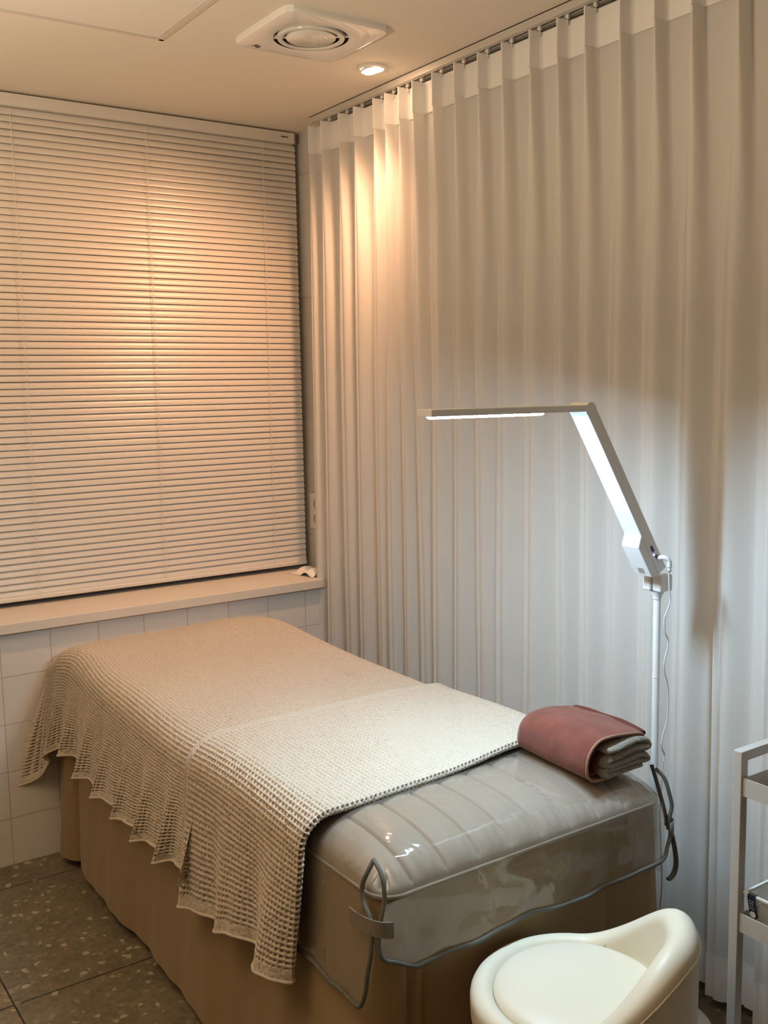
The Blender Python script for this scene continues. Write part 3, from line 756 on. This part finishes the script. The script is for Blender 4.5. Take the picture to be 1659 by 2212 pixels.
# ------------------------------------------------------------------ treatment lamp
LY = -1.66; PX = -.135
lamp = tag(empty('floor_lamp', (PX, LY, 0)), 'white folding LED floor lamp reaching over the bed in front of the curtain', 'lamp')
bm = bmesh.new(); lathe(bm, [(0, .022), (.02, .022), (.112, .014), (.118, .009), (.118, .004), (.114, .0), (0, 0)], (PX+.0, LY-.02, .0), 56); obj('base', bm, M_lamp, lamp, angle=40)
bm = bmesh.new(); tube(bm, [(PX, LY, .02), (PX, LY, .985)], .0078, 20); tube(bm, [(PX, LY, .02), (PX, LY, .07)], .013, 20)
lathe(bm, [(.0083, 0), (.0083, .003), (.0078, .003)], (PX, LY, .80), 20); obj('pole', bm, M_lamp, lamp, angle=40)
phi = math.radians(88); DD = Vector((-math.sin(phi), math.cos(phi), 0)); LF = Vector((-math.cos(phi), -math.sin(phi), 0)); UP = Vector((0, 0, 1))
def frame(o, a, b, c):                                              # local axes a, b, c at origin o
    m_ = Matrix(((a.x, b.x, c.x), (a.y, b.y, c.y), (a.z, b.z, c.z))).to_4x4(); m_.translation = o; return m_
bm = bmesh.new(); q = bmesh.new()
box(q, -.026, -.004, .990, .012, .020, 1.026, .004, 3)
box(q, -.022, -.030, .990, .014, -.008, 1.026, .004, 3)
join(bm, q, frame(Vector((PX, LY, 0)), DD, LF, UP))
lathe(bm, [(.0165, .0), (.0095, -.012), (.0092, -.018)], (PX, LY, .991), 20)
obj('clamp_block', bm, M_lamp, lamp, angle=40)
A0, A1 = Vector((-.1465, -1.66, 1.038)), Vector((-.354, -1.653, 1.382))
ax = (A1-A0).normalized(); L = (A1-A0).length; tnv = (LF.cross(ax)).normalized()
if tnv.z < 0: tnv = -tnv
FA = frame(A0, ax, LF, tnv)
bm = bmesh.new(); q = bmesh.new(); box(q, .0, -.0235, -.0135, L+.004, .0235, .0135, .0012); join(bm, q, FA); la_ = obj('lower_arm', bm, M_lamp, lamp)
bm = bmesh.new(); q = bmesh.new()
pf = [(-.004, -.0132), (.104, -.0132), (.086, -.033), (.008, -.033)]
va = [q.verts.new((a, -.0237, b)) for a, b in pf]; vb = [q.verts.new((a, .0237, b)) for a, b in pf]
q.faces.new(va); q.faces.new(vb[::-1])
for k in range(4): q.faces.new((va[k], vb[k], vb[(k+1) % 4], va[(k+1) % 4]))
bmesh.ops.recalc_face_normals(q, faces=q.faces); bmesh.ops.bevel(q, geom=q.edges[:], offset=.0012, segments=1, affect='EDGES')
join(bm, q, FA); ah_ = obj('arm_housing', bm, M_lamp, lamp)
def on_face(name, a0, a1, b0, b1, m, th=.0008):
    bm = bmesh.new(); q = bmesh.new(); box(q, a0, .0235, b0, a1, .0237+th, b1); join(bm, q, FA); return obj(name, bm, m, la_)
on_face('usb_port', .052, .066, -.004, .002, M_blue)
on_face('indicator_light', .0445, .047, -.005, -.0025, M_ledblue, .0014)
on_face('power_socket', .034, .041, -.002, .004, M_blue)
bm = bmesh.new(); q = bmesh.new(); box(q, .016, -.006, -.0335, .030, .010, -.0325); join(bm, q, FA); obj('hinge_slot', bm, mat('slot_grey', (.35, .34, .33), .6), ah_)
bm = bmesh.new()
tube(bm, [A1-LF*.0235, A1+LF*.0237], .0140, 24); obj('elbow_joint', bm, M_lamp, lamp, angle=40)
H0, H1 = Vector((-.354, -1.653, 1.384)), Vector((-.734, -1.640, 1.3855))
hx = (H1-H0).normalized(); HL = (H1-H0).length; ht = LF.cross(hx)
if ht.z < 0: ht = -ht
FH = frame(H0, hx, LF, ht)
bm = bmesh.new(); q = bmesh.new(); box(q, -.010, -.023, -.0065, HL, .023, .0065, .0012); join(bm, q, FH); lh_ = obj('lamp_head', bm, M_lamp, lamp)
bm = bmesh.new(); q = bmesh.new(); arc = [(.012*math.cos(a)+.001, -.0066-.0045*math.sin(a)) for a in np.linspace(0, PI, 13)]
ea = [q.verts.new((.112, b, c)) for b, c in arc]; eb = [q.verts.new((HL-.012, b, c)) for b, c in arc]
for k in range(12): q.faces.new((ea[k], ea[k+1], eb[k+1], eb[k]))
q.faces.new(ea[::-1]); q.faces.new(eb); q.faces.new((ea[0], eb[0], eb[-1], ea[-1]))
bmesh.ops.recalc_face_normals(q, faces=q.faces)
join(bm, q, FH); obj('led_strip', bm, M_led, lh_)
# plug and cable
bm = bmesh.new(); tube(bm, catmull([(-.162, LY-.018, 1.066), (-.156, LY-.034, 1.069), (-.148, LY-.0405, 1.062), (-.145, LY-.040, 1.048)], 5), .0052, 10); tube(bm, [(-.145, LY-.040, 1.050), (-.144, LY-.0395, 1.038)], .0042, 10); obj('plug', bm, M_lamp, lamp, smooth=True)
cab = [(-.144, 1.042), (-.143, 1.034), (-.139, .997), (-.134, .974), (-.141, .954), (-.148, .939), (-.144, .907), (-.134, .887), (-.137, .866), (-.144, .847), (-.145, .824), (-.133, .789), (-.13, .751), (-.133, .714), (-.15, .664), (-.14, .636), (-.145, .608)]
pts = [(x, LY-.0385+.008*min(1, k/6), z) for k, (x, z) in enumerate(cab)] + [(-.15, LY-.03, .5), (-.14, LY-.03, .35), (-.15, LY-.03, .2), (-.13, LY-.04, .06), (-.10, LY-.05, .028)]
bm = bmesh.new(); tube(bm, catmull(pts, 6), .0017, 7); obj('power_cable', bm, mat('cable_grey', (.62, .60, .64), .5), lamp, smooth=True)

# ------------------------------------------------------------------ stool
SX, SY, SR, ZSE = -.682, -1.976, .180, .450
st = tag(empty('stool', (SX, SY, 0)), 'cream leatherette bucket stool with low curved back, at the foot of the bed', 'stool')
BA = math.atan2(-.813, .582)
def hback(th):
    d = (th-BA+PI) % (2*PI)-PI
    return .126*float(1-sm(.30, 1.75, abs(d)))
NT = 128
def prof(th):
    h = hback(th); k = h/.128; c = ZSE+h
    rt = .020+.006*k                                  # roll radius
    ro = SR+.006*k
    p = [(.085, .165), (.115, .168), (.138, .185), (.153, .22), (.163, .28), (.168, .34), (ro-.001, .40), (ro, max(.42, c-rt-.008)*.5+.42*.5), (ro, c-rt-.004)]
    for a in np.linspace(0, PI, 11): p.append((ro-rt+rt*math.cos(a), c-rt+rt*math.sin(a)))
    inner = ro-2*rt
    p += [(inner-.002*k, c-rt-.3*(c-rt-.437)), (inner-.004*k, c-rt-.7*(c-rt-.437)), (inner-.004*k+.001, .440), (inner-.03, .418)]
    return p
rows = []
for k in range(NT):
    th = 2*PI*k/NT; rows.append([(SX+r_*math.cos(th), SY+r_*math.sin(th), z) for r_, z in prof(th)])
me = grid_mesh('shell', np.array(rows), True)
bm = bmesh.new(); bm.from_mesh(me); bmesh.ops.recalc_face_normals(bm, faces=bm.faces); bm.to_mesh(me); bm.free()
sh_ = link('shell', me, M_cream, st)
bm = bmesh.new(); lathe(bm, [(0, .452), (.05, .4515), (.10, .450), (.128, .4465), (.139, .442), (.1415, .435), (.139, .42), (0, .420)], (SX, SY, .005), 72); obj('seat_cushion', bm, M_cream, st, smooth=True)
bm = bmesh.new(); pts = []
for k in range(120):
    d = -1.75+3.5*k/119; th = BA+d; pts.append((SX+(SR+.0062*hback(th)/.128+.0004)*math.cos(th), SY+(SR+.0062*hback(th)/.128+.0004)*math.sin(th), ZSE+hback(th)-.026))
tube(bm, pts, .0016, 6); obj('piping', bm, M_cream, sh_, smooth=True)
for dd in (-1.42, 1.42):
    th = BA+dd; bm = bmesh.new(); rr = SR-.045; h = hback(th)
    tube(bm, [(SX+rr*math.cos(th), SY+rr*math.sin(th), .43), (SX+rr*math.cos(th), SY+rr*math.sin(th), ZSE+h-.02), (SX+(rr+.018)*math.cos(th), SY+(rr+.018)*math.sin(th), ZSE+h+.0005)], .0009, 5); obj('back_seam', bm, M_cream, sh_, smooth=True)
bm = bmesh.new(); tube(bm, [(SX, SY, .02), (SX, SY, .17)], .025, 24); lathe(bm, [(.085, .165), (.06, .155), (.026, .15)], (SX, SY, 0), 40); obj('column', bm, M_chrome, st, angle=40)
bm = bmesh.new(); lathe(bm, [(0, .03), (.03, .028), (.13, .012), (.14, .006), (.14, 0), (0, 0)], (SX, SY, 0), 56); obj('base_disc', bm, M_chrome, st, angle=40)

# ------------------------------------------------------------------ trolley with bin
TRX, TRY = -.376, -2.035; TW, TD, TT = .30, .42, .80
tr = tag(empty('trolley', (TRX+TW/2, TRY-TD/2, 0)), 'light grey metal tiered trolley cut off by the right edge of the photo', 'trolley')
S_ = .018; ZH = .803
bm = bmesh.new()
for yy in (TRY, TRY-TD):
    q = bmesh.new()
    box(q, TRX, yy-S_, .06, TRX+S_, yy, ZH, .0012); box(q, TRX+TW-S_, yy-S_, .06, TRX+TW, yy, ZH, .0012)
    box(q, TRX+S_-.001, yy-S_+.0004, ZH-S_, TRX+TW-S_+.001, yy-.0004, ZH-.0002, .0008); join(bm, q)
    if yy == TRY: obj('end_frame', bm, M_metal, tr); bm = bmesh.new()
obj('end_frame', bm, M_metal, tr)
def tray(z0_, z1_):
    bm = bmesh.new(); a, b, c, d = TRX+.0035, TRX+TW-.0035, TRY-S_-.0005, TRY-TD+S_+.0005; t_ = .0022
    box(bm, a+t_, d+t_, z0_+.0004, b-t_, c-t_, z0_+t_); box(bm, a, d, z0_, a+t_, c, z1_); box(bm, b-t_, d, z0_, b, c, z1_); box(bm, a+t_, c-t_, z0_, b-t_, c, z1_); box(bm, a+t_, d, z0_, b-t_, d+t_, z1_)
    return obj('tray', bm, M_metal, tr)
for a, b in ((.725, .757), (.478, .512), (.20, .234)): tray(a, b)
for x in (TRX+.009, TRX+TW-.009):
    for y in (TRY-.009, TRY-TD+.009):
        bm = bmesh.new(); q = bmesh.new(); lathe(q, [(0, -.01), (.024, -.01), (.027, -.006), (.027, .006), (.024, .01), (0, .01)], (0, 0, 0), 24)
        join(bm, q, Matrix.Translation((x, y, .027)) @ Matrix.Rotation(PI/2, 4, 'Y')); box(bm, x-.011, y-.008, .035, x+.011, y+.008, .06); obj('caster', bm, mat('caster_grey', (.2, .2, .2), .5), tr, angle=40)
# bin on the middle shelf
bn = tag(empty('storage_bin', (TRX+.12, TRY-.15, .481)), 'clear plastic storage bin with black label strip on the trolley shelf', 'storage bin')
BZ0, BZ1 = .4805, .548
bx0, bx1, by1, by0 = TRX+.014, TRX+.20, TRY-.024, TRY-.28
bm = bmesh.new(); ins = .008; t_ = .0015
def tilted_box(bm, x0, x1, y0, y1, z0, z1, inn, t):
    lo = [(x0+inn, y0+inn), (x1-inn, y0+inn), (x1-inn, y1-inn), (x0+inn, y1-inn)]; hi = [(x0, y0), (x1, y0), (x1, y1), (x0, y1)]
    L0 = [bm.verts.new((*p, z0)) for p in lo]; H0 = [bm.verts.new((*p, z1)) for p in hi]
    for k in range(4): bm.faces.new((L0[k], L0[(k+1) % 4], H0[(k+1) % 4], H0[k]))
    bm.faces.new(L0[::-1])
tilted_box(bm, bx0, bx1, by0, by1, BZ0, BZ1, ins, t_)
o = obj('bin_body', bm, M_clear, bn); o.modifiers.new('t', 'SOLIDIFY').thickness = .0016
bm = bmesh.new()
for a in ((bx0-.004, by0-.004, bx0+.001, by1+.004), (bx1-.001, by0-.004, bx1+.004, by1+.004), (bx0+.001, by0-.004, bx1-.001, by0+.001), (bx0+.001, by1-.001, bx1-.001, by1+.004)):
    box(bm, a[0], a[1], BZ1-.001, a[2], a[3], BZ1+.003, .0006)
obj('rim', bm, mat('clear_rim', (.78, .80, .76), .2), bn)
# black label strip folded over the rim, with round pale sticker; lies on the tilted left wall
bm = bmesh.new(); ly0, ly1 = by1-.006, by1-.022
for k in range(1):
    pts = [(bx0+.003, BZ1+.0035), (bx0-.0045, BZ1+.0035), (bx0-.0045, BZ1-.004), (bx0-.0022+ins*.55, BZ0+.034)]
    va = [bm.verts.new((x, ly0, z)) for x, z in pts]; vb = [bm.verts.new((x, ly1, z)) for x, z in pts]
    for a in range(3): bm.faces.new((va[a], va[a+1], vb[a+1], vb[a]))
    cyl = [bm.verts.new((bx0-.0020+ins*.68, (ly0+ly1)/2-.008*math.cos(b), BZ0+.034-.009*math.sin(b))) for b in np.linspace(0, PI, 10)]
    bm.faces.new(cyl)
ls_ = obj('label_strip', bm, mat('label_black', (.02, .018, .03), .35), bn)
bm = bmesh.new(); q = bmesh.new(); lathe(q, [(0, .0006), (.0058, .0006), (.0058, 0), (0, 0)], (0, 0, 0), 24)
join(bm, q, Matrix.Translation((bx0-.0040+ins*.58, (ly0+ly1)/2, BZ0+.0335)) @ Matrix.Rotation(-PI/2-.11, 4, 'Y')); obj('round_sticker', bm, M_white, ls_)
bm = bmesh.new()
for k in range(4):
    z = BZ1-.009-.0048*k; x = bx0-.0050+(BZ1-.004-z)/(.050)*.0085
    box(bm, x-.0008, ly0-.0035, z, x-.0003, ly0-.0065-.0012*(k % 2), z+.0022); box(bm, x-.0008, ly0-.0085, z, x-.0003, ly0-.0125+.001*(k % 3), z+.0022)
obj('label_print', bm, mat('label_grey', (.22, .22, .24), .5), ls_)
